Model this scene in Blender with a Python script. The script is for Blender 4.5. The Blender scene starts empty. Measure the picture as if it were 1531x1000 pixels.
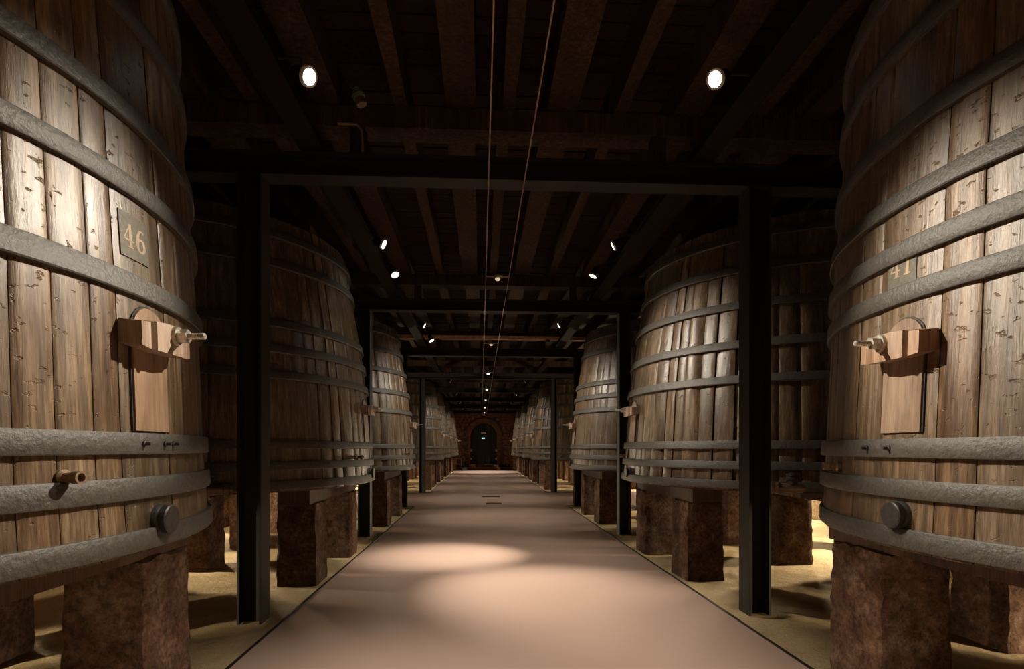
import bpy, math, random
from mathutils import Vector, Matrix
random.seed(7)
SC = bpy.context.scene
COL = SC.collection
PI = math.pi
R = math.radians

# ------------------------------------------------------------------ camera
# world: aisle along +Y, its centre line at x = 0, floor at z = 0, metres
FPX = 850.0
cam_d = bpy.data.cameras.new('camera')
cam = bpy.data.objects.new('camera', cam_d)
COL.objects.link(cam)
cam_d.sensor_width = 36.0
cam_d.lens = FPX / 1531.0 * 36.0
cam_d.shift_y = (670.0 - 500.0) / 1531.0
cam_d.clip_end = 200
cam.location = (-0.26, 0.0, 1.5)
cam.rotation_euler = (R(90), 0, -math.atan((765.5 - 719.0) / FPX))
SC.camera = cam

# ------------------------------------------------------------------ world, exposure
w = bpy.data.worlds.new('world')
SC.world = w
w.use_nodes = True
w.node_tree.nodes['Background'].inputs[0].default_value = (0.9, 1.0, 0.85, 1)
w.node_tree.nodes['Background'].inputs[1].default_value = 0.004
SC.view_settings.view_transform = 'Standard'
SC.view_settings.look = 'None'
SC.view_settings.exposure = 0.0
SC.view_settings.gamma = 1.0
SC.view_settings.use_curve_mapping = False
WARM = (1.0, 0.88, 0.72)

# ------------------------------------------------------------------ layout
BAY = 4.75
BY0 = 2.6                # first cask centre
FY0 = 5.05               # first steel frame centre
CX = 3.8                 # cask centre distance from the centre line
HALF = 1.97              # walkway half width
WALLX = 6.7
ENDY = 40.0
BACKY = -4.0
CROSS = (14.75, 19.1)    # cross aisle

# ------------------------------------------------------------------ materials
def mat(name):
    m = bpy.data.materials.new(name)
    m.use_nodes = True
    nt = m.node_tree
    return m, nt, nt.nodes['Principled BSDF']

def nd(nt, typ, **kw):
    n = nt.nodes.new(typ)
    for k, v in kw.items():
        setattr(n, k, v)
    return n

def L(nt, a, b):
    nt.links.new(a, b)

def ramp(nt, fac, stops):
    n = nd(nt, 'ShaderNodeValToRGB')
    el = n.color_ramp.elements
    while len(el) < len(stops):
        el.new(0.5)
    for e, (p, c) in zip(el, stops):
        e.position = p
        e.color = (c[0], c[1], c[2], 1)
    L(nt, fac, n.inputs[0])
    return n.outputs[0]

def math_node(nt, op, a, b):
    n = nd(nt, 'ShaderNodeMath', operation=op)
    for i, v in enumerate((a, b)):
        if isinstance(v, (int, float)):
            n.inputs[i].default_value = v
        else:
            L(nt, v, n.inputs[i])
    return n.outputs[0]

def mix(nt, fac, a, b, blend='MIX'):
    n = nd(nt, 'ShaderNodeMix', data_type='RGBA', blend_type=blend)
    for i, v in ((0, fac), (6, a), (7, b)):
        if isinstance(v, (int, float)):
            n.inputs[i].default_value = v
        elif isinstance(v, tuple):
            n.inputs[i].default_value = (v[0], v[1], v[2], 1)
        else:
            L(nt, v, n.inputs[i])
    return n.outputs[2]

def coords(nt, scale, jitter=None, space='Object'):
    tc = nd(nt, 'ShaderNodeTexCoord')
    v = tc.outputs[space]
    if jitter is not None:
        a = nd(nt, 'ShaderNodeVectorMath', operation='ADD')
        c = nd(nt, 'ShaderNodeCombineXYZ')
        for i, k in enumerate((37.0, 19.0, 53.0)):
            L(nt, math_node(nt, 'MULTIPLY', jitter, k), c.inputs[i])
        L(nt, v, a.inputs[0]); L(nt, c.outputs[0], a.inputs[1])
        v = a.outputs[0]
    mp = nd(nt, 'ShaderNodeMapping')
    mp.inputs['Scale'].default_value = scale
    L(nt, v, mp.inputs[0])
    return mp.outputs[0]

def noise(nt, vec, scale, detail=6, rough=0.6):
    n = nd(nt, 'ShaderNodeTexNoise')
    n.inputs['Scale'].default_value = scale
    n.inputs['Detail'].default_value = detail
    n.inputs['Roughness'].default_value = rough
    L(nt, vec, n.inputs['Vector'])
    return n.outputs[0]

def voronoi(nt, vec, scale, feature='F1'):
    n = nd(nt, 'ShaderNodeTexVoronoi', feature=feature)
    n.inputs['Scale'].default_value = scale
    L(nt, vec, n.inputs['Vector'])
    return n.outputs[0]

def bump(nt, bsdf, h, dist, strength=1.0, prev=None):
    b = nd(nt, 'ShaderNodeBump')
    b.inputs['Strength'].default_value = strength
    b.inputs['Distance'].default_value = dist
    L(nt, h, b.inputs['Height'])
    if prev is not None:
        L(nt, prev, b.inputs['Normal'])
    L(nt, b.outputs[0], bsdf.inputs['Normal'])
    return b.outputs[0]

def piece_random(nt):
    oi = nd(nt, 'ShaderNodeObjectInfo')
    ge = nd(nt, 'ShaderNodeNewGeometry')
    s = math_node(nt, 'ADD', oi.outputs['Random'], ge.outputs['Random Per Island'])
    return math_node(nt, 'FRACT', s, 0.0)

def wood(name, dark, mid, light, rough=0.42, pits=True, grain=0.004, spec=0.5):
    m, nt, b = mat(name)
    rnd = piece_random(nt)
    g1 = noise(nt, coords(nt, (26, 26, 1.6), rnd), 1.0, 8, 0.65)
    g2 = noise(nt, coords(nt, (110, 110, 4.0), rnd), 1.0, 5, 0.7)
    g = math_node(nt, 'ADD', math_node(nt, 'MULTIPLY', g1, 0.62), math_node(nt, 'MULTIPLY', g2, 0.38))
    bl = noise(nt, coords(nt, (3.5, 3.5, 1.1), rnd), 1.0, 5, 0.6)
    col = ramp(nt, g, [(0.36, dark), (0.5, mid), (0.66, light)])
    stain = ramp(nt, bl, [(0.32, (0.42, 0.36, 0.32)), (0.62, (1, 1, 1))])
    col = mix(nt, 0.8, col, stain, 'MULTIPLY')
    tone = ramp(nt, rnd, [(0.0, (0.72, 0.69, 0.64)), (0.3, (1.0, 0.98, 0.95)), (0.55, (0.85, 0.79, 0.72)), (0.8, (1.12, 1.08, 1.0)), (1.0, (1.0, 0.86, 0.72))])
    col = mix(nt, 1.0, col, tone, 'MULTIPLY')
    L(nt, col, b.inputs['Base Color'])
    rr = ramp(nt, bl, [(0.2, (rough - 0.1,) * 3), (0.8, (rough + 0.15,) * 3)])
    L(nt, rr, b.inputs['Roughness'])
    b.inputs['Specular IOR Level'].default_value = spec
    nn = bump(nt, b, g, grain)
    if pits:
        p = noise(nt, coords(nt, (17, 17, 30), rnd), 1.0, 4, 0.6)
        ph = ramp(nt, p, [(0.0, (0, 0, 0)), (0.30, (0, 0, 0)), (0.38, (1, 1, 1)), (1, (1, 1, 1))])
        n2 = bump(nt, b, ph, 0.005, 0.9, nn)
        sw = noise(nt, coords(nt, (6, 6, 2.0), rnd), 1.0, 3, 0.5)
        bump(nt, b, sw, 0.006, 0.7, n2)
    return m

def simple(name, col, rough=0.5, metal=0.0, bscale=0, bdist=0.002, var=0.0, spec=0.5):
    m, nt, b = mat(name)
    b.inputs['Roughness'].default_value = rough
    b.inputs['Metallic'].default_value = metal
    b.inputs['Specular IOR Level'].default_value = spec
    sc = bscale or 12
    n = noise(nt, coords(nt, (1, 1, 1)), sc, 6, 0.6)
    v = var or 0.25
    c = ramp(nt, n, [(0.3, tuple(x * (1 - v) for x in col)), (0.7, tuple(min(1, x * (1 + v)) for x in col))])
    L(nt, c, b.inputs['Base Color'])
    if bscale:
        bump(nt, b, n, bdist)
    return m

def emit(name, col, s):
    m, nt, b = mat(name)
    b.inputs['Base Color'].default_value = (0.8, 0.8, 0.8, 1)
    b.inputs['Emission Color'].default_value = (*col, 1)
    b.inputs['Emission Strength'].default_value = s
    return m

def stone(name, dark, mid, light, chisel=True):
    m, nt, b = mat(name)
    oi = nd(nt, 'ShaderNodeObjectInfo')
    rnd = oi.outputs['Random']
    n1 = noise(nt, coords(nt, (1, 1, 1), rnd), 5.0, 7, 0.65)
    n2 = noise(nt, coords(nt, (1, 1, 1), rnd), 24.0, 6, 0.75)
    c = ramp(nt, n1, [(0.3, dark), (0.5, mid), (0.72, light)])
    c2 = ramp(nt, n2, [(0.36, (0.30, 0.27, 0.25)), (0.6, (1.15, 1.12, 1.08))])
    L(nt, mix(nt, 0.85, c, c2, 'MULTIPLY'), b.inputs['Base Color'])
    b.inputs['Roughness'].default_value = 0.9
    b.inputs['Specular IOR Level'].default_value = 0.25
    nn = bump(nt, b, n2, 0.06)
    if chisel:
        wv = nd(nt, 'ShaderNodeTexWave', wave_type='BANDS', bands_direction='DIAGONAL')
        wv.inputs['Scale'].default_value = 9.0
        wv.inputs['Distortion'].default_value = 9.0
        wv.inputs['Detail'].default_value = 3.0
        wv.inputs['Detail Scale'].default_value = 1.2
        L(nt, coords(nt, (1.0, 1.0, 0.8), rnd), wv.inputs['Vector'])
        nn = bump(nt, b, wv.outputs['Fac'], 0.010, 0.30, nn)
    bump(nt, b, n1, 0.03, 0.8, nn)
    return m

def plank_floor():
    m, nt, b = mat('terracotta_resin')
    n1 = noise(nt, coords(nt, (1, 1, 1)), 160.0, 2, 0.5)
    c = ramp(nt, n1, [(0.3, (0.425, 0.298, 0.243)), (0.7, (0.455, 0.322, 0.264))])
    L(nt, c, b.inputs['Base Color'])
    b.inputs['Roughness'].default_value = 0.27
    return m

def sand_mat():
    m, nt, b = mat('golden_sand')
    n1 = noise(nt, coords(nt, (1, 1, 1)), 2.5, 6, 0.6)
    n2 = noise(nt, coords(nt, (1, 1, 1)), 90.0, 5, 0.75)
    n3 = noise(nt, coords(nt, (1, 1, 1)), 14.0, 5, 0.65)
    c = ramp(nt, n1, [(0.3, (0.52, 0.39, 0.21)), (0.7, (0.70, 0.55, 0.33))])
    c2 = ramp(nt, n2, [(0.32, (0.62, 0.58, 0.54)), (0.6, (1, 1, 1))])
    L(nt, mix(nt, 0.8, c, c2, 'MULTIPLY'), b.inputs['Base Color'])
    b.inputs['Roughness'].default_value = 0.95
    b.inputs['Specular IOR Level'].default_value = 0.2
    nn = bump(nt, b, n2, 0.012)
    bump(nt, b, n3, 0.03, 1.0, nn)
    return m

M = {}
M['stave'] = wood('aged_oak', (0.038, 0.025, 0.015), (0.130, 0.090, 0.054), (0.30, 0.228, 0.152), 0.35)
M['door_wood'] = wood('pale_oak', (0.17, 0.120, 0.085), (0.30, 0.22, 0.16), (0.40, 0.31, 0.24), 0.5, False, 0.001)
M['bar_wood'] = wood('red_oak', (0.17, 0.11, 0.078), (0.33, 0.235, 0.17), (0.46, 0.36, 0.28), 0.45, False, 0.002)
M['joist'] = wood('dark_joist_wood', (0.018, 0.010, 0.006), (0.048, 0.027, 0.016), (0.105, 0.062, 0.038), 0.65, False, 0.004, 0.12)
M['board'] = wood('red_ceiling_board', (0.010, 0.004, 0.003), (0.026, 0.010, 0.006), (0.05, 0.020, 0.011), 0.65, False, 0.003, 0.1)
M['bearer'] = wood('bearer_timber', (0.03, 0.016, 0.010), (0.08, 0.041, 0.024), (0.14, 0.078, 0.046), 0.7, False, 0.005)
M['tray'] = simple('dark_tray_steel', (0.009, 0.007, 0.005), 0.6, 0, 0, 0.002, 0.2, 0.12)
M['hoop'] = simple('painted_iron_hoop', (0.058, 0.052, 0.043), 0.5, 0.0, 45, 0.006, 0.3)
M['steel'] = simple('black_painted_steel', (0.020, 0.017, 0.014), 0.55, 0.0, 60, 0.001, 0.2, 0.2)
M['iron'] = simple('dark_iron', (0.06, 0.055, 0.05), 0.45, 0.6, 50, 0.002)
M['cap'] = simple('black_plastic_cap', (0.03, 0.028, 0.026), 0.4, 0.0)
M['zinc'] = simple('zinc_bolt', (0.55, 0.52, 0.45), 0.35, 0.8, 40, 0.001)
M['brass'] = simple('old_brass', (0.24, 0.16, 0.10), 0.45, 0.5, 40, 0.002)
M['copper'] = simple('copper_brown_rail', (0.62, 0.38, 0.24), 0.45, 0.2)
M['wire'] = simple('bare_cable', (0.30, 0.21, 0.14), 0.4, 0.6)
M['white'] = simple('white_enamel', (0.75, 0.74, 0.70), 0.4)
M['plaque'] = simple('dark_number_paint', (0.085, 0.075, 0.052), 0.6, 0, 60, 0.001, 0.35)
M['digit'] = simple('ochre_digit_paint', (0.30, 0.215, 0.135), 0.6)
M['stone'] = stone('red_sandstone', (0.07, 0.034, 0.020), (0.17, 0.090, 0.055), (0.32, 0.215, 0.15))
M['wallstone'] = stone('pale_wall_stone', (0.30, 0.25, 0.17), (0.46, 0.39, 0.28), (0.58, 0.51, 0.39), False)
M['rubble'] = stone('brown_rubble_stone', (0.09, 0.045, 0.024), (0.21, 0.105, 0.058), (0.38, 0.23, 0.14), False)
M['brick'] = stone('arch_brick', (0.14, 0.055, 0.03), (0.24, 0.10, 0.055), (0.34, 0.17, 0.10), False)
M['mortar'] = simple('dark_mortar', (0.07, 0.045, 0.03), 0.95, 0, 30, 0.01)
M['floor'] = plank_floor()
M['sand'] = sand_mat()
M['lens'] = emit('lamp_lens', (1.0, 0.95, 0.86), 14.0)
M['dimbulb'] = emit('dim_cable_bulb', (1.0, 0.8, 0.55), 0.5)
M['bulb'] = emit('cable_bulb', (1.0, 0.82, 0.58), 5.0)
M['tube'] = emit('fill_lamp_diffuser', (1.0, 0.86, 0.66), 9.0)  # glowing face of the fill lamps added behind the casks
M['cyan'] = emit('emergency_diode', (0.45, 0.9, 1.0), 1.2)
M['paper'] = simple('white_sheet', (0.7, 0.72, 0.75), 0.7)
M['greenglass'] = simple('green_glass_insulator', (0.08, 0.11, 0.06), 0.2)

# ------------------------------------------------------------------ mesh helpers
class MB:
    def __init__(s):
        s.v = []; s.f = []
    def quadring(s, rings, close=True, caps=True):
        n = len(rings[0]); base = len(s.v)
        for r_ in rings:
            s.v += [tuple(p) for p in r_]
        for i in range(len(rings) - 1):
            for j in range(n if close else n - 1):
                a = base + i * n + j; b = base + i * n + (j + 1) % n
                s.f.append((a, b, b + n, a + n))
        if caps:
            s.f.append(tuple(base + j for j in reversed(range(n))))
            s.f.append(tuple(base + (len(rings) - 1) * n + j for j in range(n)))
        return s
    def box(s, c, d, rz=0.0):
        x, y, z = (k / 2 for k in d)
        cs, sn = math.cos(rz), math.sin(rz)
        def p(a, b, e):
            return (c[0] + a * cs - b * sn, c[1] + a * sn + b * cs, c[2] + e)
        s.quadring([[p(-x, -y, k), p(x, -y, k), p(x, y, k), p(-x, y, k)] for k in (-z, z)])
        return s
    def cyl(s, p0, p1, r0, r1=None, n=16):
        r1 = r0 if r1 is None else r1
        return s.lathe(p0, p1, [(0, r0), (1, r1)], n)
    def lathe(s, p0, p1, prof, n=16):
        p0 = Vector(p0); p1 = Vector(p1); d = p1 - p0
        z = d.normalized()
        x = z.orthogonal().normalized(); y = z.cross(x)
        rings = []
        for t, r_ in prof:
            rings.append([p0 + d * t + (x * math.cos(2 * PI * k / n) + y * math.sin(2 * PI * k / n)) * max(r_, 1e-4) for k in range(n)])
        return s.quadring(rings)
    def ring(s, prof, n=96, a0=0.0, a1=2 * PI):
        """closed (r, z) section swept round the z axis"""
        m = len(prof); base = len(s.v)
        for k in range(n):
            a = a0 + (a1 - a0) * k / n
            s.v += [(r_ * math.cos(a), r_ * math.sin(a), z) for r_, z in prof]
        for k in range(n):
            for j in range(m):
                a = base + k * m + j; b = base + k * m + (j + 1) % m
                c = base + ((k + 1) % n) * m + (j + 1) % m; d = base + ((k + 1) % n) * m + j
                s.f.append((a, d, c, b))
        return s
    def tube(s, pts, r_, n=8):
        pts = [Vector(p) for p in pts]
        rings = []
        for i, p in enumerate(pts):
            d = (pts[min(i + 1, len(pts) - 1)] - pts[max(i - 1, 0)]).normalized()
            up = Vector((0, 0, 1)) if abs(d.z) < 0.9 else Vector((1, 0, 0))
            x = d.cross(up).normalized(); y = x.cross(d)
            rings.append([p + (x * math.cos(2 * PI * k / n) + y * math.sin(2 * PI * k / n)) * r_ for k in range(n)])
        return s.quadring(rings)
    def prism(s, poly, fn, d0, d1):
        """2D polygon extruded; fn(u, v, d) -> point"""
        return s.quadring([[fn(u, v, d0) for u, v in poly], [fn(u, v, d1) for u, v in poly]])
    def mesh(s, name, m, smooth=False):
        me = bpy.data.meshes.new(name)
        me.from_pydata([tuple(v) for v in s.v], [], s.f)
        me.materials.append(m)
        if smooth:
            for p in me.polygons:
                p.use_smooth = True
            me.set_sharp_from_angle(angle=R(38))
        me.update()
        return me
    def build(s, name, m, parent=None, smooth=False):
        return place(name, s.mesh(name, m, smooth), parent)

def place(name, me, parent=None, loc=None, rz=None):
    o = bpy.data.objects.new(name, me)
    COL.objects.link(o)
    if parent is not None:
        o.parent = parent
    if loc is not None:
        o.location = loc
    if rz is not None:
        o.rotation_euler.z = rz
    return o

def tag(o, label=None, cat=None, group=None, kind=None):
    if label: o['label'] = label
    if cat: o['category'] = cat
    if group: o['group'] = group
    if kind: o['kind'] = kind
    return o

def empty(name, loc, rz=0.0):
    o = bpy.data.objects.new(name, None)
    COL.objects.link(o)
    o.empty_display_size = 0.1
    o.location = loc
    o.rotation_euler.z = rz
    return o

def copy_tree(o, parent=None):
    c = o.copy(); COL.objects.link(c); c.parent = parent
    for ch in list(o.children):
        copy_tree(ch, c)
    return c

def spot(parent, loc, target, watts, deg, blend=0.5, col=WARM, radius=0.05):
    d = bpy.data.lights.new('spot_beam', 'SPOT')
    d.energy = watts; d.spot_size = R(deg); d.spot_blend = blend
    d.color = col; d.shadow_soft_size = radius
    o = bpy.data.objects.new('spot_beam', d)
    COL.objects.link(o)
    o.parent = parent
    o.location = loc
    dv = Vector(target) - Vector(loc)
    o.rotation_euler = dv.to_track_quat('-Z', 'Y').to_euler()
    return o

# ------------------------------------------------------------------ setting: floor, sand, walls, ceiling
fl = MB()
fl.box((0, (BACKY + ENDY) / 2, -0.1), (2 * HALF, ENDY - BACKY, 0.2))
for s in (-1, 1):
    fl.box((s * (HALF + WALLX) / 2, sum(CROSS) / 2, -0.1), (WALLX - HALF, CROSS[1] - CROSS[0], 0.2))
floor = tag(fl.build('floor', M['floor']), 'glossy terracotta resin walkway with a cross aisle', None, None, 'structure')
ground = MB().box((0, (BACKY + ENDY) / 2, -0.30), (2 * WALLX + 0.6, ENDY - BACKY + 1, 0.16)).build('floor_base', M['mortar'])
tag(ground, 'dark earth under the walkway and sand', None, None, 'structure')

def hash_noise(x, y):
    return (math.sin(x * 2.1 + 1.3 * math.sin(y * 1.7)) * math.sin(y * 2.6 + math.sin(x * 3.1)) * 0.5
            + 0.35 * math.sin(x * 7.3 + 2.0 * math.sin(y * 5.1)) * math.sin(y * 6.7 + x)
            + 0.2 * math.sin(x * 17 + y * 5) * math.sin(y * 19 - x * 3))

SPOTS = [(1.53, 0.80), (1.53, -0.80), (0.0, 1.60), (0.0, -1.60), (0.0, 0.0), (-1.53, 0.80), (-1.53, -0.80)]
FOOT = []
for k in (0, 1, 2, 4, 5, 6, 7):
    for dx, dy in SPOTS:
        FOOT.append((CX - dx, BY0 + k * BAY + dy, 0.24, 0.28))
for k in range(8):
    FOOT.append((2.23, FY0 + BAY * k, 0.11, 0.11))

def sand_bed(s, y0, y1, cell, label):
    x0, x1 = HALF + 0.022, WALLX - 0.01
    nx = int((x1 - x0) / cell) + 1; ny = int((y1 - y0) / cell) + 1
    v = []; f = []
    for j in range(ny + 1):
        for i in range(nx + 1):
            x = x0 + (x1 - x0) * i / nx; y = y0 + (y1 - y0) * j / ny
            k = min(1, (x - x0) / 0.35)
            z = -0.012 + k * (0.02 + 0.02 * hash_noise(x + 5 * s, y))
            for fx, fy, hx, hy in FOOT:
                if abs(y - fy) < hy + 1.5 * cell and abs(x - fx) < hx + 1.5 * cell:
                    z = -0.003
            v.append((s * x, y, z))
    for j in range(ny):
        for i in range(nx):
            a = j * (nx + 1) + i
            q = (a, a + 1, a + nx + 2, a + nx + 1)
            f.append(q if s > 0 else q[::-1])
    me = bpy.data.meshes.new('sand_bed'); me.from_pydata(v, [], f); me.materials.append(M['sand'])
    for p in me.polygons: p.use_smooth = True
    return tag(place('sand_bed', me), label, 'sand', None, 'stuff')

SIDE = {-1: 'cask forty-six', 1: 'cask forty-one'}
ROW = {-1: 'row forty-six', 1: 'row forty-one'}
for s in (-1, 1):
    sand_bed(s, BACKY, CROSS[0] - 0.02, 0.07, 'raked golden sand under the row of %s before the cross aisle' % SIDE[s])
    sand_bed(s, CROSS[1] + 0.02, ENDY - 0.1, 0.16, 'golden sand under the row of %s beyond the cross aisle' % SIDE[s])

n_tr = 0
for s in (-1, 1):
    for (y0, y1) in ((BACKY, CROSS[0]), (CROSS[1], ENDY)):
        n_tr += 1
        tag(MB().box((s * (HALF + 0.011), (y0 + y1) / 2, -0.03), (0.022, y1 - y0, 0.075)).build('trim_%d' % n_tr, M['steel']),
            'thin black steel edging between walkway and sand', None, None, 'structure')
    for y in CROSS:
        n_tr += 1
        tag(MB().box((s * (HALF + WALLX + 0.02) / 2, y, -0.03), (WALLX - HALF - 0.03, 0.022, 0.07)).build('trim_%d' % n_tr, M['steel']),
            'thin black steel edging along the cross aisle', None, None, 'structure')

CEILZ = 4.78
for s, nm in ((-1, 'left'), (1, 'right')):
    tag(MB().box((s * (WALLX + 0.15), (BACKY + ENDY) / 2, CEILZ / 2), (0.3, ENDY - BACKY + 1, CEILZ + 0.3)).build('wall_' + nm, M['wallstone']),
        'pale stone wall behind the row of %s' % SIDE[s], None, None, 'structure')
tag(MB().box((0, BACKY - 0.15, CEILZ / 2), (2 * WALLX, 0.3, CEILZ + 0.3)).build('wall_front', M['rubble']),
    'rubble wall closing the near end of the hall', None, None, 'structure')

ceiling = tag(MB().box((0, (BACKY + ENDY) / 2, CEILZ + 0.10), (2 * WALLX + 0.6, ENDY - BACKY + 1, 0.1)).build('ceiling', M['joist']),
              'dark timber ceiling of boards on joists', None, None, 'structure')
# boards laid across the joists: one by one where they can be told apart, joined further on
bw = 0.19
board_me = MB().box((0, 0, 0), (2 * WALLX - 0.05, bw - 0.014, 0.03)).mesh('ceiling_board', M['board'])
y = 1.0
while y < 15.0:
    place('ceiling_board', board_me, ceiling, (0, y, CEILZ + random.uniform(0, 0.012)))
    y += bw
rest = MB()
while y < ENDY - 0.1:
    rest.box((0, y, CEILZ), (2 * WALLX - 0.05, bw - 0.014, 0.03)); y += bw
y = 1.0 - bw
while y > BACKY + 0.1:
    rest.box((0, y, CEILZ), (2 * WALLX - 0.05, bw - 0.014, 0.03)); y -= bw
tag(rest.build('ceiling_boards', M['board'], ceiling), kind='stuff')
# joists along the hall, wide and narrow in turn, one length for each bay
JW = [0.43, 1.60, 2.75, 3.9, 5.05, 6.2]
JN = [0.97, 2.2, 3.35, 4.5, 5.65]
def joist_mesh(wd, ln):
    mb = MB(); rings = []
    n = 10
    for i in range(n + 1):
        yy = -ln / 2 + ln * i / n
        e = [random.uniform(-0.006, 0.006) for _ in range(4)]
        rings.append([(-wd / 2 + e[0], yy, -0.145 + e[2]), (wd / 2 + e[1], yy, -0.145 + e[3]), (wd / 2, yy, 0.145), (-wd / 2, yy, 0.145)])
    mb.quadring(rings)
    return mb.mesh('joist', M['joist'])
jm_w = [joist_mesh(0.26, BAY - 0.01) for _ in range(3)]
jm_n = [joist_mesh(0.12, BAY - 0.01) for _ in range(3)]
JZ = CEILZ - 0.02 - 0.145
nb = int((ENDY - FY0) / BAY)
for k in range(-1, nb + 1):
    yc = FY0 + BAY * (k - 0.5)
    if k == -1:
        continue
    if yc + BAY / 2 > ENDY + 0.1:
        break
    xs = [(s * x, jm_w) for x in JW for s in (-1, 1)] + [(s * x, jm_n) for x in JN for s in (-1, 1)] + [(-0.03, jm_n)]
    for x, ms in xs:
        place('joist', random.choice(ms), ceiling, (x + random.uniform(-0.02, 0.02), yc, JZ))

# end wall with the arched door
DX, DW, DTOP, SPR = -0.07, 0.93, 3.25, 2.32     # door centre, half width, crown, springing
endw = MB()
A = [(DX + DW * math.cos(a), SPR + DW * math.sin(a)) for a in [PI * i / 24 for i in range(25)]]
# wall as two piers and an arched head (front y = ENDY)
def wpt(u, v, d): return (u, ENDY + d, v)
endw.prism([(-WALLX, 0), (DX - DW, 0), (DX - DW, 4.7), (-WALLX, 4.7)], wpt, 0.5, 0.0)
endw.prism([(DX + DW, 0), (WALLX, 0), (WALLX, 4.7), (DX + DW, 4.7)], wpt, 0.5, 0.0)
for i in range(24):
    (x0, z0), (x1, z1) = A[i], A[i + 1]
    endw.prism([(x1, z1), (x0, z0), (x0, 4.7), (x1, 4.7)], wpt, 0.5, 0.0)
wall_back = tag(endw.build('wall_back', M['mortar']), 'brown rubble stone end wall with an arched doorway', None, None, 'structure')
rub = MB(); zz = 0.02
while zz < 4.6:
    hh = random.uniform(0.13, 0.26); xx = -4.2 + random.uniform(0, 0.2)
    while xx < 4.2:
        ww = random.uniform(0.18, 0.5); cx_, cz_ = xx + ww / 2, zz + hh / 2
        rr_ = math.hypot(cx_ - DX, cz_ - SPR)
        inside = (abs(cx_ - DX) < DW + 0.26 + ww / 2 and cz_ < SPR) or (cz_ >= SPR and rr_ < DW + 0.36 + 0.1)
        if not inside:
            d_ = random.uniform(0.03, 0.09); t = random.uniform(-0.03, 0.03)
            rub.prism([(xx + 0.01, zz + 0.01 + t), (xx + ww - 0.012, zz + 0.012), (xx + ww - 0.02, zz + hh - 0.015 + t), (xx + 0.02, zz + hh - 0.012)], wpt, 0.02, -d_)
        xx += ww
    zz += hh
tag(rub.build('rubble_stones', M['rubble'], wall_back), kind='stuff')
arch = MB(); nv = 30
for i in range(nv):
    a0 = PI * (i + 0.06) / nv; a1 = PI * (i + 0.94) / nv
    d_ = random.uniform(0.05, 0.075)
    arch.prism([(DX + r_ * math.cos(a), SPR + r_ * math.sin(a)) for r_, a in ((DW, a0), (DW + 0.34, a0), (DW + 0.34, a1), (DW, a1))], wpt, 0.3, -d_)
zz = 0.02
while zz < SPR - 0.05:
    for s in (-1, 1):
        ww = random.choice((0.16, 0.28))
        arch.prism([(DX + s * u, v) for u, v in ((DW, zz), (DW + ww, zz), (DW + ww, zz + 0.085), (DW, zz + 0.085))][::s], wpt, 0.3, -0.055)
    zz += 0.1
tag(arch.build('arch_bricks', M['brick'], wall_back), kind='stuff')
door = empty('door_1', (DX, ENDY + 0.32, 0))
tag(door, 'dark arched double plank door in the end wall', None, None, 'structure')
for i in range(12):
    x0 = -DW + 2 * DW * i / 12 + 0.006; x1 = -DW + 2 * DW * (i + 1) / 12 - 0.006
    z0_, z1_ = [SPR + math.sqrt(max(0, DW * DW - x * x)) for x in (x0, x1)]
    MB().prism([(x0, 0), (x1, 0), (x1, z1_), (x0, z0_)], lambda u, v, d: (u, d, v), 0.06, random.uniform(-0.01, 0.0)).build('plank', M['steel'], door)
for s in (-1, 1):
    for z in (0.75, 1.35):
        MB().box((s * (DW - 0.05), -0.05, z), (0.1, 0.09, 0.14)).build('hinge', M['copper'], door)
tag(MB().box((0, -0.06, 2.60), (0.34, 0.05, 0.15)).build('sign', M['white'], door), 'pale sign plate on the door')
tag(MB().box((-0.02, -0.06, 2.22), (0.20, 0.06, 0.07)).build('emergency_light', M['cyan'], door), 'small cyan emergency light')
step = empty('brick_step', (DX, ENDY - 0.45, 0))
tag(step, 'low red brick step in front of the arched door', 'step')
MB().box((0, 0.0, 0.1), (2.25, 0.74, 0.2)).build('lower_tread', M['brick'], step)
MB().box((0, 0.16, 0.29), (2.1, 0.42, 0.18)).build('upper_tread', M['brick'], step)
tag(MB().box((0.25, 39.66, 0.389), (0.62, 0.22, 0.016)).build('white_sheet', M['paper']), 'white folded sheet lying on the brick step', 'sheet')
sh = empty('wooden_rack', (-1.78, 39.3, 0)); tag(sh, 'small pale wooden shelf rack against the end wall', 'rack')
for x in (-0.16, 0.16):
    for y in (-0.15, 0.15):
        MB().box((x, y, 0.4), (0.045, 0.045, 0.8)).build('leg', M['bar_wood'], sh)
for z in (0.06, 0.42, 0.78):
    MB().box((0, 0, z), (0.36, 0.34, 0.05)).build('shelf', M['bar_wood'], sh)
mt = MB()
mt.lathe((-1.36, 38.85, 0), (-1.36, 38.85, 0.30), [(0, 0.26), (0.3, 0.25), (0.6, 0.2), (0.85, 0.12), (1, 0.02)], 18)
tag(mt.build('black_sack', M['cap'], None, True), 'black rounded sack on the floor beside the brick step', 'sack')

# floor drains
for (x, y, wd, lb) in ((0.04, 17.6, 0.56, 'black slotted floor grate farther from cask forty-six'), (0.09, 15.4, 0.42, 'shorter black slotted floor grate nearer to cask forty-six')):
    g = empty('floor_grate', (x, y, 0.001)); tag(g, lb, 'grate')
    for d in (-0.14, 0.14):
        MB().box((0, d, 0.004), (wd, 0.02, 0.012)).build('frame_bar', M['steel'], g)
    for i in range(7):
        MB().box((0, -0.12 + 0.04 * i, 0.003), (wd, 0.026, 0.010)).build('slat', M['cap'], g)

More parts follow.
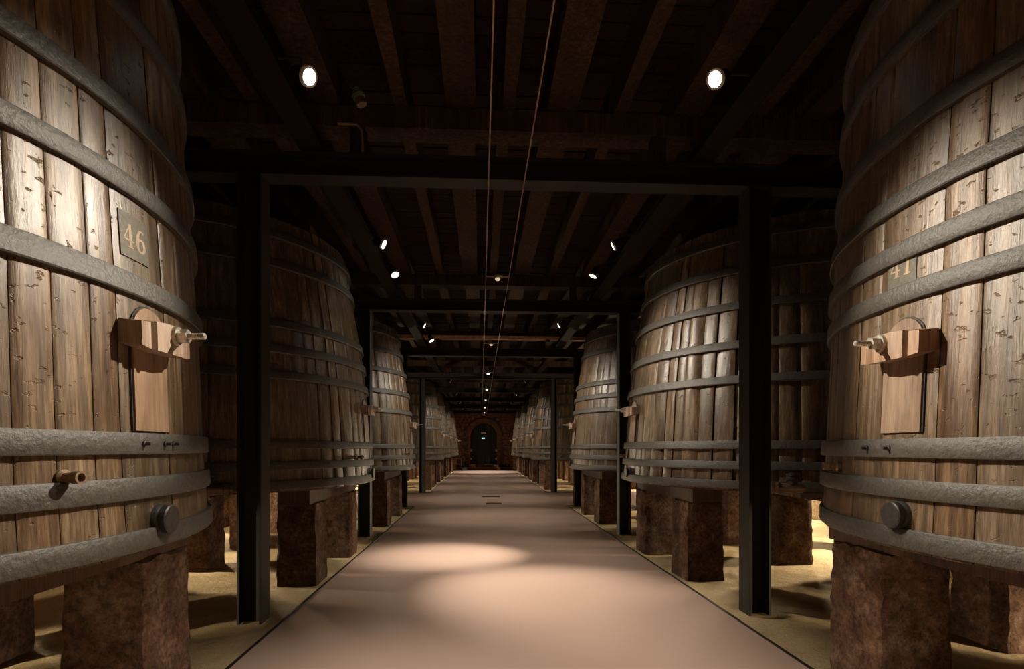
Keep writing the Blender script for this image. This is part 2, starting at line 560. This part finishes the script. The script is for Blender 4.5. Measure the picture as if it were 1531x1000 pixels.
# ------------------------------------------------------------------ steel frames
def hsection(mb, axis, c, ln, a=0.2, tf=0.018, tw=0.012):
    """H profile; axis 'z' column with flanges facing +-x, axis 'x' beam with flanges facing +-z"""
    if axis == 'z':
        for s in (-1, 1):
            mb.box((c[0] + s * (a - tf) / 2, c[1], c[2]), (tf, a, ln))
        mb.box(c, (a - 2 * tf, tw, ln))
    else:
        for s in (-1, 1):
            mb.box((c[0], c[1], c[2] + s * (a - tf) / 2), (ln, a, tf))
        mb.box(c, (ln, tw, a - 2 * tf))
COLX, BZ = 2.23, 3.84
mbc = MB(); hsection(mbc, 'z', (0, 0, BZ / 2), BZ - 0.002)
me_col = mbc.mesh('column', M['steel'])
mbb = MB(); hsection(mbb, 'x', (0, 0, BZ + 0.1), 2 * WALLX - 0.1)
me_beam = mbb.mesh('crossbeam', M['steel'])
me_stub = MB().box((0, 0, BZ + 0.32), (0.13, 0.10, 0.236)).mesh('stub_post', M['joist'])
me_gird = MB().box((0, 0, 4.371), (2 * WALLX - 0.06, 0.24, 0.18)).mesh('timber_girder', M['joist'])
ORD = ['first', 'second', 'third', 'fourth', 'fifth', 'sixth', 'seventh', 'eighth']
for k in range(8):
    y = FY0 + BAY * k
    if y > ENDY - 0.3: break
    fr = empty('steel_frame', (0, y, 0))
    where = ['beside cask forty-six', 'one bay beyond cask forty-six', 'at the near edge of the cross aisle', 'at the far edge of the cross aisle'][k] if k < 4 else '%s before the arched door' % ['fourth', 'third', 'second', 'last'][k - 4]
    tag(fr, 'black steel portal frame, columns and crossbeam, ' + where, 'steel frame', 'steel portal frames across the hall')
    for s in (-1, 1):
        place('column', me_col, fr, (s * COLX, 0, 0))
        place('stub_post', me_stub, fr, (s * 1.33, 0, 0))
    place('crossbeam', me_beam, fr)
    gd = place('timber_girder', me_gird, None, (0, y + 0.05, 0))
    tag(gd, 'dark timber girder on the steel frame ' + where, 'girder', 'girders carrying the joists')

# lamp rails along the hall
for s in (-1, 1):
    rl = MB().box((0, 0, 0.0), (0.20, ENDY - 0.6, 0.014))
    for e in (-1, 1):
        rl.box((e * 0.093, 0, 0.035), (0.014, ENDY - 0.6, 0.07))
    o = rl.build('cable_tray', M['tray'])
    o.location = (s * 1.70, ENDY / 2, BZ + 0.2 + 0.008)
    tag(o, 'long dark steel tray above the casks, on the side of %s' % SIDE[s], 'cable tray')

# ------------------------------------------------------------------ casks
def interp(prof, z):
    for (z0, r0), (z1, r1) in zip(prof, prof[1:]):
        if z <= z1 or (z1, r1) == prof[-1]:
            t = (z - z0) / (z1 - z0)
            return r0 + (r1 - r0) * t
    return prof[-1][1]

def seams(anchor, lo, hi, rs):
    """stave joints in degrees: anchors kept, the rest at random widths"""
    out = sorted(anchor)
    a = out[-1]
    end = out[0] + 360
    while end - a > hi:
        stp = rs.uniform(lo, hi)
        if end - a - stp < lo: stp = (end - a) / 2
        a += stp; out.append(a)
    return [R(q) for q in out] + [R(end)]

def stave_mesh(mb, prof, zs, a0, a1, bulge, tilt, off, gap):
    """one stave, closed: outer face slightly convex, inner face flat"""
    am = (a0 + a1) / 2; rings = []
    for z in zs:
        r_ = interp(prof, z) + off
        g = gap / r_ / 2
        b0, b1 = a0 + g, a1 - g
        pts = []
        for t in (0.0, 0.06, 0.3, 0.5, 0.7, 0.94, 1.0):
            a = b0 + (b1 - b0) * t
            u = 2 * t - 1
            rr_ = r_ + bulge * (1 - u * u) + tilt * u - (0.004 if t in (0.0, 1.0) else 0)
            pts.append((rr_ * math.cos(a), rr_ * math.sin(a), z))
        for t in (1.0, 0.0):
            a = b0 + (b1 - b0) * t
            pts.append(((r_ - 0.06) * math.cos(a), (r_ - 0.06) * math.sin(a), z))
        rings.append(pts)
    mb.quadring(rings)
    return mb

def ribbon(mb, pts, fn, d):
    """flat stroke: pts of (u, v, half width)"""
    for i in range(len(pts) - 1):
        (u0, v0, w0), (u1, v1, w1) = pts[i], pts[i + 1]
        du, dv = u1 - u0, v1 - v0
        l = math.hypot(du, dv); nx, ny = -dv / l, du / l
        b = len(mb.v)
        mb.v += [fn(u0 + nx * w0, v0 + ny * w0, d), fn(u0 - nx * w0, v0 - ny * w0, d), fn(u1 - nx * w1, v1 - ny * w1, d), fn(u1 + nx * w1, v1 + ny * w1, d)]
        mb.f.append((b, b + 1, b + 2, b + 3))

def digit_strokes(ch):
    if ch == '1':
        return [[(0, -0.5, .1), (0, 0.5, .1)], [(-0.2, 0.33, .03), (0, 0.47, .06)], [(-0.22, -0.48, .035), (0.22, -0.48, .035)]]
    if ch == '4':
        return [[(0.1, -0.5, .085), (0.1, 0.5, .085)], [(0.1, 0.48, .035), (-0.33, -0.18, .035)], [(-0.34, -0.2, .035), (0.36, -0.2, .035)], [(-0.1, -0.48, .03), (0.3, -0.48, .03)]]
    if ch == '6':
        ring = [(0.26 * math.cos(a), -0.2 + 0.28 * math.sin(a), 0.04 + 0.06 * abs(math.cos(a))) for a in [2 * PI * i / 20 for i in range(21)]]
        back = [(0.24, 0.38, .07), (0.1, 0.48, .035), (-0.1, 0.38, .07), (-0.24, 0.08, .1), (-0.26, -0.2, .1)]
        return [ring, back]
    return []

ZB = 0.0
def build_cask(name, loc, rz, prof, hoops, rs, anchor, lo, hi, wild, far=False, digits=None, plaque=None, stubang=None, boltangs=(), hoop_h=0.088):
    """cask standing on local z = 0; its hatch faces local +x. prof: (z, r); hoops: z of lower edges"""
    c = empty(name, loc, rz)
    top = prof[-1][0]
    zmin = hoops[0] - 0.012
    zs = [zmin + (top - zmin) * i / 11 for i in range(12)]
    ss = seams(anchor, lo, hi, rs)
    joined = MB()
    for a0, a1 in zip(ss, ss[1:]):
        mb = joined if far else MB()
        stave_mesh(mb, prof, zs, a0, a1, 0.0005 + wild * rs.uniform(0, 0.012), wild * rs.uniform(-0.011, 0.011), rs.uniform(-0.003, 0.002), rs.choice((0.002, 0.002, 0.003, 0.003, 0.007)))
        if not far:
            mb.build('stave', M['stave'], c, True)
    if far:
        joined.build('stave_wall', M['stave'], c, True)
    MB().ring([(interp(prof, 0.05) - 0.06, 0.02), (0.02, 0.02), (0.02, 0.07), (interp(prof, 0.05) - 0.06, 0.07)], 48).build('bottom_head', M['bearer'], c)
    MB().ring([(interp(prof, top) - 0.06, top - 0.10), (0.02, top - 0.10), (0.02, top - 0.05), (interp(prof, top) - 0.06, top - 0.05)], 48).build('top_head', M['bearer'], c)
    hoop_objs = []
    for z in hoops:
        h = hoop_h * rs.uniform(0.95, 1.05)
        o0 = 0.010 + wild * 0.013
        r0, r1 = interp(prof, z) + o0, interp(prof, z + h) + o0
        sec = [(r0 - 0.04, z), (r0 + 0.012, z), (r0 + 0.016, z + 0.006), (r1 + 0.016, z + h - 0.006), (r1 + 0.012, z + h), (r1 - 0.04, z + h)]
        mb = MB().ring(sec, 48 if far else 120)
        hoop_objs.append(mb.build('hoop', M['hoop'], c, True))
    # hatch: arched panel in a dark joint, held by a crossbar with bolt and nut
    zb, zt = 0.545, 0.96
    hw = 0.125
    def fpt(u, v, d):
        rr_ = interp(prof, v)
        return (rr_ + d, u, v)
    def arch_poly(w, z0, z1):
        return [(-w, z0), (w, z0)] + [(w * math.cos(a), z1 + w * math.sin(a)) for a in [PI * i / 10 for i in range(11)]]
    if not far:
        MB().prism(arch_poly(hw + 0.009, zb - 0.0, zt), fpt, -0.03, 0.006).build('hatch_joint', M['cap'], c)
    MB().prism(arch_poly(hw, zb, zt), fpt, -0.03, 0.014).build('hatch', M['door_wood'], c)
    # crossbar: swelling in the middle, notched ends
    zc = 0.955
    rr_ = interp(prof, zc)
    bar = MB(); rings = []
    for t, th, hz in ((-0.19, 0.075, 0.048), (-0.13, 0.078, 0.055), (-0.12, 0.098, 0.060), (-0.05, 0.112, 0.063), (0.05, 0.112, 0.063), (0.12, 0.098, 0.060), (0.13, 0.078, 0.055), (0.19, 0.075, 0.048)):
        x0, x1 = rr_ + 0.002 - t * t * 0.2, rr_ + 0.012 + th
        rings.append([(x0, t, zc - hz), (x1 + 0.004, t, zc - hz - 0.012), (x1, t, zc + hz - 0.01), (x0, t, zc + hz)])
    bar.quadring(rings)
    cb = bar.build('crossbar', M['bar_wood'], c)
    xb = rr_ + 0.118
    MB().lathe((xb, 0, zc + 0.012), (xb + 0.022, 0, zc + 0.012), [(0, 0.044), (1, 0.040)], 16).build('washer', M['zinc'], cb, True)
    MB().lathe((xb + 0.02, 0, zc + 0.012), (xb + 0.062, 0, zc + 0.012), [(0, 0.030), (1, 0.030)], 6).build('nut', M['zinc'], cb)
    pr = []
    for i in range(19):
        pr.append((i / 18, 0.0145 if i % 2 else 0.0115))
    pr[-1] = (1, 0.010)
    MB().lathe((xb + 0.05, 0, zc + 0.012), (xb + 0.135, 0, zc + 0.012), pr, 10).build('bolt', M['zinc'], cb, True)
    if not far:
        # drain cap and small outlet
        z1 = 0.155
        rr1 = interp(prof, z1)
        cp = MB().lathe((rr1 - 0.01, 0.02, z1), (rr1 + 0.03, 0.02, z1), [(0, 0.066), (0.7, 0.066), (1, 0.058)], 28).build('cap_collar', M['cap'], c, True)
        MB().lathe((rr1 + 0.03, 0.02, z1), (rr1 + 0.065, 0.02, z1), [(0, 0.061), (0.1, 0.063), (0.85, 0.063), (1, 0.058)], 28).build('cap', M['iron'], c, True)
        if stubang is not None:
            a = R(stubang); z2 = 0.365; r2 = interp(prof, z2)
            d = Vector((math.cos(a), math.sin(a), 0)); p = d * r2 + Vector((0, 0, z2))
            st = MB().lathe(p - d * 0.02, p + d * 0.02, [(0, 0.030), (0.8, 0.030), (1, 0.022)], 14).build('outlet_flange', M['brass'], c, True)
            q = MB()
            q.lathe(p + d * 0.01, p + d * 0.085, [(0, 0.019), (0.55, 0.019), (0.6, 0.024), (1, 0.024), (1, 0.016), (0.6, 0.015)], 16)
            q.build('outlet', M['brass'], c, True)
        for a in boltangs:
            z2 = hoops[2] + 0.045; r2 = interp(prof, z2) + 0.026; a = R(a)
            d = Vector((math.cos(a), math.sin(a), 0)); p = d * r2 + Vector((0, 0, z2))
            MB().lathe(p - d * 0.008, p + d * 0.032, [(0, 0.014), (0.45, 0.014), (0.5, 0.008), (1, 0.007)], 8).build('rivet', M['iron'], hoop_objs[2])
    if digits:
        ang, zc_, wd, ht = plaque
        a = R(ang)
        ca, sa = math.cos(a), math.sin(a)
        def ppt(u, v, d):
            rr2 = interp(prof, v) + 0.0035
            aa = a + u / rr2
            return ((rr2 + d) * math.cos(aa), (rr2 + d) * math.sin(aa), v)
        pl = MB()
        for i in range(6):
            u0, u1 = wd * (i / 6 - 0.5), wd * ((i + 1) / 6 - 0.5)
            pl.prism([(u0, zc_ - ht / 2), (u1, zc_ - ht / 2), (u1, zc_ + ht / 2), (u0, zc_ + ht / 2)], ppt, -0.004, 0.004)
        po = pl.build('number_plaque', M['plaque'], c)
        tag(po, 'dark painted square with ochre number ' + digits)
        hs = ht * 0.52
        for i, ch in enumerate(digits):
            dm = MB()
            u_c = (i - 0.5) * wd * 0.42
            for st in digit_strokes(ch):
                ribbon(dm, [(u_c + u * hs * 0.95, zc_ + v * hs, w_ * hs) for u, v, w_ in st], ppt, 0.0052)
            dm.build('digit', M['digit'], po)
    return c

BASE = 1.03
def P(lst, top, rtop, dr=0.0):
    return [(-0.02, lst[0][1] + 0.008 + dr)] + [(z - BASE, r_ - 0.026 + dr) for z, r_ in lst] + [(top - BASE, rtop + dr)]

prof46 = P([(1.07, 2.142), (1.29, 2.130), (1.50, 2.118), (2.15, 2.094), (2.58, 2.063), (2.90, 2.045), (3.38, 2.005)], 4.0, 1.94)
prof41 = P([(1.03, 2.090), (1.27, 2.086), (1.46, 2.082), (2.20, 2.045), (2.40, 2.038), (2.66, 2.029), (3.02, 1.998), (3.46, 1.972)], 4.0, 1.92)
profB = P([(1.08, 2.144), (1.28, 2.130), (1.50, 2.112), (2.18, 2.062), (2.56, 2.018), (2.98, 1.956), (3.38, 1.883)], 3.95, 1.77)
hz46 = [z - BASE for z in (1.071, 1.286, 1.475, 2.147, 2.578, 2.90, 3.38, 3.80)]
hz41 = [z - BASE for z in (1.035, 1.266, 1.456, 2.195, 2.402, 2.66, 3.015, 3.457, 3.83)]
hzB = [z - BASE for z in (1.081, 1.281, 1.494, 2.18, 2.556, 2.979, 3.382, 3.74)]
hzC = [z - BASE for z in (1.081, 1.281, 1.494, 2.21, 2.48, 2.745, 3.40, 3.72)]

casks = {}
rs = random.Random(46)
c46 = build_cask('wine_cask', (-CX - 0.01, BY0, BASE), 0, prof46, hz46, rs, [-44, -37.5, -31, -25.5, -17.3, -13.4, -9, -5.2, 4.4, 9.5, 14, 18], 4.5, 9, 0.25, digits='46', plaque=(-1.6, 2.405 - BASE, 0.19, 0.19), stubang=-13, boltangs=(-2.6, 1.6, 3.6))
tag(c46, 'huge dark oak wine cask bearing number forty-six, black iron hoops', 'cask', 'wine casks along the walkway')
casks[(-1, 0)] = c46
rs = random.Random(41)
c41 = build_cask('wine_cask', (CX - 0.01, BY0, BASE), PI, prof41, hz41, rs, [-26, -21, -16, -11, -5.8, -1e-3 + 5.4, 10.5, 17, 22, 30], 4.5, 9, 0.3, digits='41', plaque=(-1.2, 2.385 - BASE, 0.19, 0.20), stubang=-17, boltangs=(-5.8, -1.2))
tag(c41, 'huge dark oak wine cask bearing number forty-one, black iron hoops', 'cask', 'wine casks along the walkway')
casks[(1, 0)] = c41
rs = random.Random(12)
cB = build_cask('wine_cask', (CX, BY0 + BAY, BASE), PI, profB, hzB, rs, [-5, 5], 4.0, 7.0, 1.25, stubang=-14)
casks[(1, 1)] = cB
rs = random.Random(19)
cC = build_cask('wine_cask', (-CX, BY0 + BAY, BASE), 0, profB, hzC, rs, [-5, 5], 4.0, 8.0, 0.9, stubang=-12)
casks[(-1, 1)] = cC
for s, src in ((-1, cB), (1, cC)):
    o = copy_tree(src); o.location = (s * CX, BY0 + 2 * BAY, BASE); o.rotation_euler.z = 0 if s < 0 else PI
    casks[(s, 2)] = o
rs = random.Random(5)
cF = build_cask('wine_cask', (CX, BY0 + 4 * BAY, BASE), PI, profB, hzB, rs, [-5, 5], 5.0, 8.0, 0.8, far=True)
casks[(1, 4)] = cF
for s in (-1, 1):
    for k in (4, 5, 6, 7):
        if (s, k) == (1, 4) or BY0 + k * BAY + 2.2 > ENDY: continue
        o = copy_tree(cF); o.location = (s * CX, BY0 + k * BAY, BASE); o.rotation_euler.z = 0 if s < 0 else PI
        casks[(s, k)] = o
POS = {1: 'second', 2: 'third', 4: 'fourth', 5: 'fifth', 6: 'sixth', 7: 'last'}
def cask_name(s, k):
    if k == 0: return SIDE[s]
    return 'the %s cask of %s' % (POS[k], ROW[s])
for (s, k), o in casks.items():
    if k:
        tag(o, 'hooped oak wine cask, %s in the row that starts with %s' % (POS[k], SIDE[s]), 'cask', 'wine casks along the walkway')

# ------------------------------------------------------------------ stone piers and bearers
def pier_mesh(wd, dp, ht, rs):
    nx, ny, nz = 7, 7, 14
    v = {}; vs = []; fs = []
    def vert(i, j, k):
        if (i, j, k) not in v:
            x, y, z = (i / nx - .5) * wd, (j / ny - .5) * dp, k / nz * ht
            tap = 1 - 0.05 * (z / ht)
            if i in (0, nx) and j in (0, ny): tap -= 0.035
            a = 0.008
            x = x * tap + rs.uniform(-a, a); y = y * tap + rs.uniform(-a, a)
            if k not in (0, nz): z += rs.uniform(-a, a)
            elif k == nz and (i in (0, nx) or j in (0, ny)): z -= rs.uniform(0.0, 0.03)
            v[(i, j, k)] = len(vs); vs.append((x, y, z))
        return v[(i, j, k)]
    for i in range(nx):
        for j in range(ny):
            fs.append([vert(i, j, nz), vert(i + 1, j, nz), vert(i + 1, j + 1, nz), vert(i, j + 1, nz)])
            fs.append([vert(i, j, 0), vert(i, j + 1, 0), vert(i + 1, j + 1, 0), vert(i + 1, j, 0)])
    for k in range(nz):
        for i in range(nx):
            fs.append([vert(i, 0, k), vert(i + 1, 0, k), vert(i + 1, 0, k + 1), vert(i, 0, k + 1)])
            fs.append([vert(i + 1, ny, k), vert(i, ny, k), vert(i, ny, k + 1), vert(i + 1, ny, k + 1)])
        for j in range(ny):
            fs.append([vert(0, j + 1, k), vert(0, j, k), vert(0, j, k + 1), vert(0, j + 1, k + 1)])
            fs.append([vert(nx, j, k), vert(nx, j + 1, k), vert(nx, j + 1, k + 1), vert(nx, j, k + 1)])
    me = bpy.data.meshes.new('stone_pier'); me.from_pydata(vs, [], fs); me.materials.append(M['stone'])
    for p in me.polygons: p.use_smooth = True
    me.set_sharp_from_angle(angle=R(45))
    return me
rs = random.Random(3)
PH = 0.90
pier_me = [pier_mesh(0.44, 0.52, PH, rs) for _ in range(4)]
# six piers in a ring and one in the middle; the pair towards the walkway carries the hatch side
bearer_side = MB().box((0, 0, 0), (0.34, 2.25, BASE - PH + 0.02)).mesh('bearer_beam', M['bearer'])
bearer_mid = MB().box((0, 0, 0), (0.34, 3.9, BASE - PH + 0.02)).mesh('bearer_beam', M['bearer'])
for (s, k), o in casks.items():
    cx, cy = o.location.x, o.location.y
    nm = cask_name(s, k)
    for i, (dx, dy) in enumerate(SPOTS):
        p = place('stone_pier', rs.choice(pier_me), None, (cx - s * dx, cy + dy, 0.0), rs.choice((0, PI)) + rs.uniform(-0.04, 0.04))
        line = 'walkway side' if i < 2 else 'middle line' if i < 5 else 'wall side'
        end = 'towards the door' if dy > 0 else 'away from the door' if dy < 0 else 'at the centre'
        tag(p, 'sandstone pier under %s, %s, %s' % (nm, line, end), 'pier', 'sandstone piers under ' + nm)
    for dx, me, wh in ((1.53, bearer_side, 'walkway side'), (0, bearer_mid, 'middle'), (-1.53, bearer_side, 'wall side')):
        b = place('bearer_beam', me, None, (cx - s * dx, cy, (PH + BASE) / 2 + 0.002))
        tag(b, 'dark timber bearer on the %s piers under %s' % (wh, nm), 'beam', 'timber bearers under the casks')

# ------------------------------------------------------------------ drain valves between the first casks
for s in (-1, 1):
    ck = casks[(s, 1)]
    inv = (Matrix.Translation(ck.location) @ Matrix.Rotation(ck.rotation_euler.z, 4, 'Z')).inverted()
    a = Vector((-s * math.sin(R(27.5)), -math.cos(R(27.5)), 0))
    t = Vector((-s * math.cos(R(27.5)), math.sin(R(27.5)), 0))
    p0 = Vector((s * CX, BY0 + BAY, 1.115)) + a * 2.08
    q = p0 + a * 0.20
    v = MB().lathe(q - t * 0.10, q + t * 0.20, [(0, 0.03), (0.08, 0.045), (0.55, 0.048), (0.74, 0.044), (0.76, 0.062), (0.86, 0.062), (0.87, 0.052), (0.91, 0.052), (0.92, 0.062), (1, 0.062)], 20).build('drain_valve', M['brass'], ck, True)
    v.matrix_parent_inverse = inv
    tag(v, 'old brass drain valve with a dark screw cap')
    MB().lathe(p0 - a * 0.05, q, [(0, 0.070), (0.25, 0.070), (0.3, 0.04), (1, 0.04)], 18).build('inlet', M['brass'], v, True)
    MB().lathe(q + Vector((0, 0, 0.03)), q + Vector((0, 0, 0.15)), [(0, 0.04), (0.45, 0.04), (0.46, 0.066), (0.66, 0.066), (0.68, 0.055), (0.74, 0.055), (0.76, 0.062), (0.9, 0.062), (0.92, 0.04), (1, 0.04)], 20).build('screw_cap', M['iron'], v, True)
    MB().lathe(q - Vector((0, 0, 0.085)), q, [(0, 0.018), (0.4, 0.018), (0.5, 0.03), (1, 0.03)], 12).build('drain_plug', M['brass'], v, True)

# ------------------------------------------------------------------ lamps
def head_mesh():
    h = MB().lathe((0, 0, -0.13), (0, 0, 0), [(0, 0.03), (0.1, 0.045), (0.6, 0.052), (0.85, 0.055), (1, 0.055)], 24)
    r_ = MB().ring([(0.050, -0.012), (0.064, -0.012), (0.064, 0.010), (0.050, 0.010)], 28)
    l_ = MB().lathe((0, 0, -0.004), (0, 0, 0.004), [(0, 0.05), (1, 0.05)], 24)
    return h.mesh('housing', M['tray'], True), r_.mesh('rim', M['white'], True), l_.mesh('lens', M['lens'])
HM = head_mesh()
def spotlight(loc, target, watts, deg, label, blend=1.0, group='spotlights on the lamp trays'):
    loc = Vector(loc)
    e = empty('spotlight', loc)
    tag(e, label, 'spotlight', group)
    q = (Vector(target) - loc).to_track_quat('Z', 'Y')
    for nm, me in zip(('housing', 'rim', 'lens'), HM):
        o = place(nm, me, e); o.rotation_mode = 'QUATERNION'; o.rotation_quaternion = q
    s = -1 if loc.x < 0 else 1
    tz = BZ + 0.24
    back = q @ Vector((0, 0, -0.08))
    br = MB().tube([back, (back.x, back.y, tz - loc.z - 0.0), (s * 1.597 - loc.x, back.y, tz - loc.z)], 0.010, 8)
    br.build('bracket', M['steel'], e)
    d = bpy.data.lights.new('spot_beam', 'SPOT')
    d.energy = watts; d.spot_size = R(deg); d.spot_blend = blend; d.color = WARM; d.shadow_soft_size = 0.035
    lo = bpy.data.objects.new('spot_beam', d); COL.objects.link(lo); lo.parent = e
    lo.location = q @ Vector((0, 0, 0.02)); lo.rotation_mode = 'QUATERNION'
    lo.rotation_quaternion = (Vector(target) - loc).to_track_quat('-Z', 'Y')
    return e

LZ = 3.95
spotlight((-1.39, 3.80, 3.94), (1.72, 2.1, 1.95), 1500, 32, 'round white spotlight facing cask forty-one, mounted on the tray above cask forty-six')
spotlight((1.34, 3.80, 4.02), (-1.72, 1.95, 1.95), 1400, 32, 'round white spotlight facing cask forty-six, mounted on the tray above cask forty-one')
spotlight((-1.43, 6.90, LZ), (2.0, 6.5, 2.35), 900, 38, 'round white spotlight lighting the second cask of row forty-one')
spotlight((1.34, 6.80, LZ), (-1.9, 7.6, 2.4), 90, 50, 'round white spotlight lighting the second cask of row forty-six')
spotlight((-1.47, 8.10, LZ), (0.5, 5.9, 0.0), 2000, 38, 'round white spotlight pointed at the walkway from the side of cask forty-six')
spotlight((1.33, 8.00, LZ), (-0.7, 8.0, 0.0), 2200, 32, 'round white spotlight pointed at the walkway from the side of cask forty-one')
spotlight((-1.39, 11.45, LZ), (1.9, 11.7, 2.2), 560, 50, 'round white spotlight lighting the third cask of row forty-one')
spotlight((1.30, 11.30, LZ), (-1.9, 11.8, 2.2), 460, 50, 'round white spotlight lighting the third cask of row forty-six')
spotlight((-1.38, 13.0, LZ), (0.3, 12.4, 0.0), 300, 60, 'round white spotlight pointed at the walkway, beside the copper rail')
for k, y in ((4, 20.9), (5, 26.0), (6, 30.7), (7, 35.2)):
    for s in (-1, 1):
        if (s, k) not in casks: continue
        spotlight((s * 1.36, y, LZ), (-s * 1.8, BY0 + k * BAY, 1.9), 480, 58, 'round white spotlight lighting the %s cask of %s' % (POS[k], ROW[-s]))

# fill lamps added low on the outer walls to light the sand behind the casks
for s in (-1, 1):
    for k in (0, 1, 2, 4, 5, 6, 7):
        if (s, k) not in casks: continue
        y = BY0 + k * BAY - (0.0 if k else 1.5)
        e = empty('wall_lamp', (s * (WALLX - 0.06), y, 1.02))
        tag(e, 'added low fill lamp on the stone wall behind ' + cask_name(s, k), 'lamp', 'added fill lamps on the outer walls')
        MB().box((s * 0.02, 0, 0), (0.07, 1.5, 0.10)).build('housing', M['steel'], e)
        MB().box((-s * 0.02, 0, 0), (0.02, 1.44, 0.07)).build('fill_diffuser', M['tube'], e)
        d = bpy.data.lights.new('fill_beam', 'AREA'); d.shape = 'RECTANGLE'; d.size = 1.4; d.size_y = 0.06
        d.energy = 620 if k else 1100; d.color = (1.0, 0.82, 0.56)
        lo = bpy.data.objects.new('fill_beam', d); COL.objects.link(lo); lo.parent = e
        lo.location = (-s * 0.04, 0, 0)
        lo.rotation_mode = 'QUATERNION'
        dv = Vector((-s, 0, -0.25))
        lo.rotation_quaternion = dv.to_track_quat('-Z', 'X')

# cable light: two bare cables, lamps on spreaders in mid bay, clips under the frames
CZ = 3.78
for x, lb in ((-0.195, 'thin bare lighting cable on the side of cask forty-six'), (0.11, 'thin bare lighting cable on the side of cask forty-one')):
    pts = []
    y = 0.5
    while y < ENDY - 0.2:
        pts.append((x, y, CZ - 0.02 * abs(math.sin(PI * (y - FY0) / BAY)))); y += BAY / 6
    o = MB().tube(pts, 0.0055, 6).build('lighting_cable', M['wire'])
    tag(o, lb, 'cable')
    for k in range(8):
        yy = FY0 + BAY * k
        if yy > ENDY - 0.4: break
        MB().cyl((x, yy - 0.08, CZ - 0.012), (x, yy - 0.08, BZ - 0.002), 0.009, None, 8).build('clip', M['wire'], o)
for k in range(-1, 7):
    y = FY0 + BAY * (k + 0.5) + 0.05
    e = empty('cable_lamp', (-0.04, y, CZ - 0.025))
    nm = 'between casks forty-six and forty-one' if k < 0 else ['one bay past cask forty-six', 'two bays past cask forty-six', 'over the cross aisle', 'first past the cross aisle', 'second past the cross aisle', 'third past the cross aisle', 'closest to the arched door'][k]
    tag(e, 'small lamp on a spreader bar between the two cables, ' + nm, 'lamp', 'lamps on the cables')
    MB().cyl((-0.16, 0, 0), (0.155, 0, 0), 0.009, None, 8).build('spreader', M['wire'], e)
    MB().lathe((-0.055, 0, 0), (0.055, 0, 0), [(0, 0.012), (0.15, 0.026), (0.5, 0.034), (0.85, 0.026), (1, 0.012)], 14).build('lamp_holder', M['wire'], e, True)
    MB().lathe((0, 0, -0.05), (0, 0, -0.02), [(0, 0.022), (0.4, 0.034), (1, 0.034)], 14).build('bulb', M['lens'] if k == 2 else M['dimbulb'] if k < 2 else M['bulb'], e, True)
    d = bpy.data.lights.new('bulb_beam', 'SPOT'); d.spot_size = R(84); d.spot_blend = 0.8
    d.energy = [330, 150, 330, 220, 240, 300, 1300, 620][k]; d.color = WARM; d.shadow_soft_size = 0.03
    lo = bpy.data.objects.new('bulb_beam', d); COL.objects.link(lo); lo.parent = e; lo.location = (0, 0, -0.06)

# copper rail across the third bay
rl = empty('copper_rail', (0, 13.72, 0)); tag(rl, 'copper brown square rail crossing the hall before the cross aisle', 'rail')
MB().box((0, 0, 4.165), (2 * WALLX - 0.1, 0.08, 0.08)).build('bar', M['copper'], rl)
for x in (1.35, 1.72):
    MB().lathe((x, -0.05, 4.06), (x, -0.05, 4.13), [(0, 0.05), (0.7, 0.06), (1, 0.03)], 14).build('knob', M['steel'], rl, True)
for x in (-5.5, -1.0, 1.0, 5.5):
    MB().cyl((x, 0, 4.20), (x, 0, 4.50), 0.012, None, 8).build('hanger', M['steel'], rl)

# old glass insulator and conduits above the first frame
ins = empty('glass_insulator', (-1.30, 4.78, 4.50)); tag(ins, 'small ribbed green glass insulator hanging from the girder above cask forty-six', 'insulator')
d = Vector((0.35, 0, -1)).normalized()
p = Vector((0, 0, 0.0))
MB().cyl((0, 0, 0.0), (0, 0.197, -0.07), 0.01, None, 8).build('pin', M['iron'], ins)
MB().lathe(p, p + d * 0.10, [(0, 0.012), (0.2, 0.03), (0.28, 0.022), (0.48, 0.045), (0.55, 0.034), (0.8, 0.06), (1, 0.05)], 14).build('ribbed_bell', M['greenglass'], ins, True)
MB().lathe(p + d * 0.10, p + d * 0.16, [(0, 0.035), (1, 0.042)], 12).build('foot', M['brass'], ins, True)
cd = MB().tube([(-1.48, 4.93, 4.27), (-1.32, 4.93, 4.27), (-1.28, 4.93, 4.22), (-1.27, 4.93, BZ + 0.20)], 0.012, 8)
tag(cd.build('conduit', M['wire']), 'thin bent conduit running down to the crossbeam under the insulator', 'conduit')
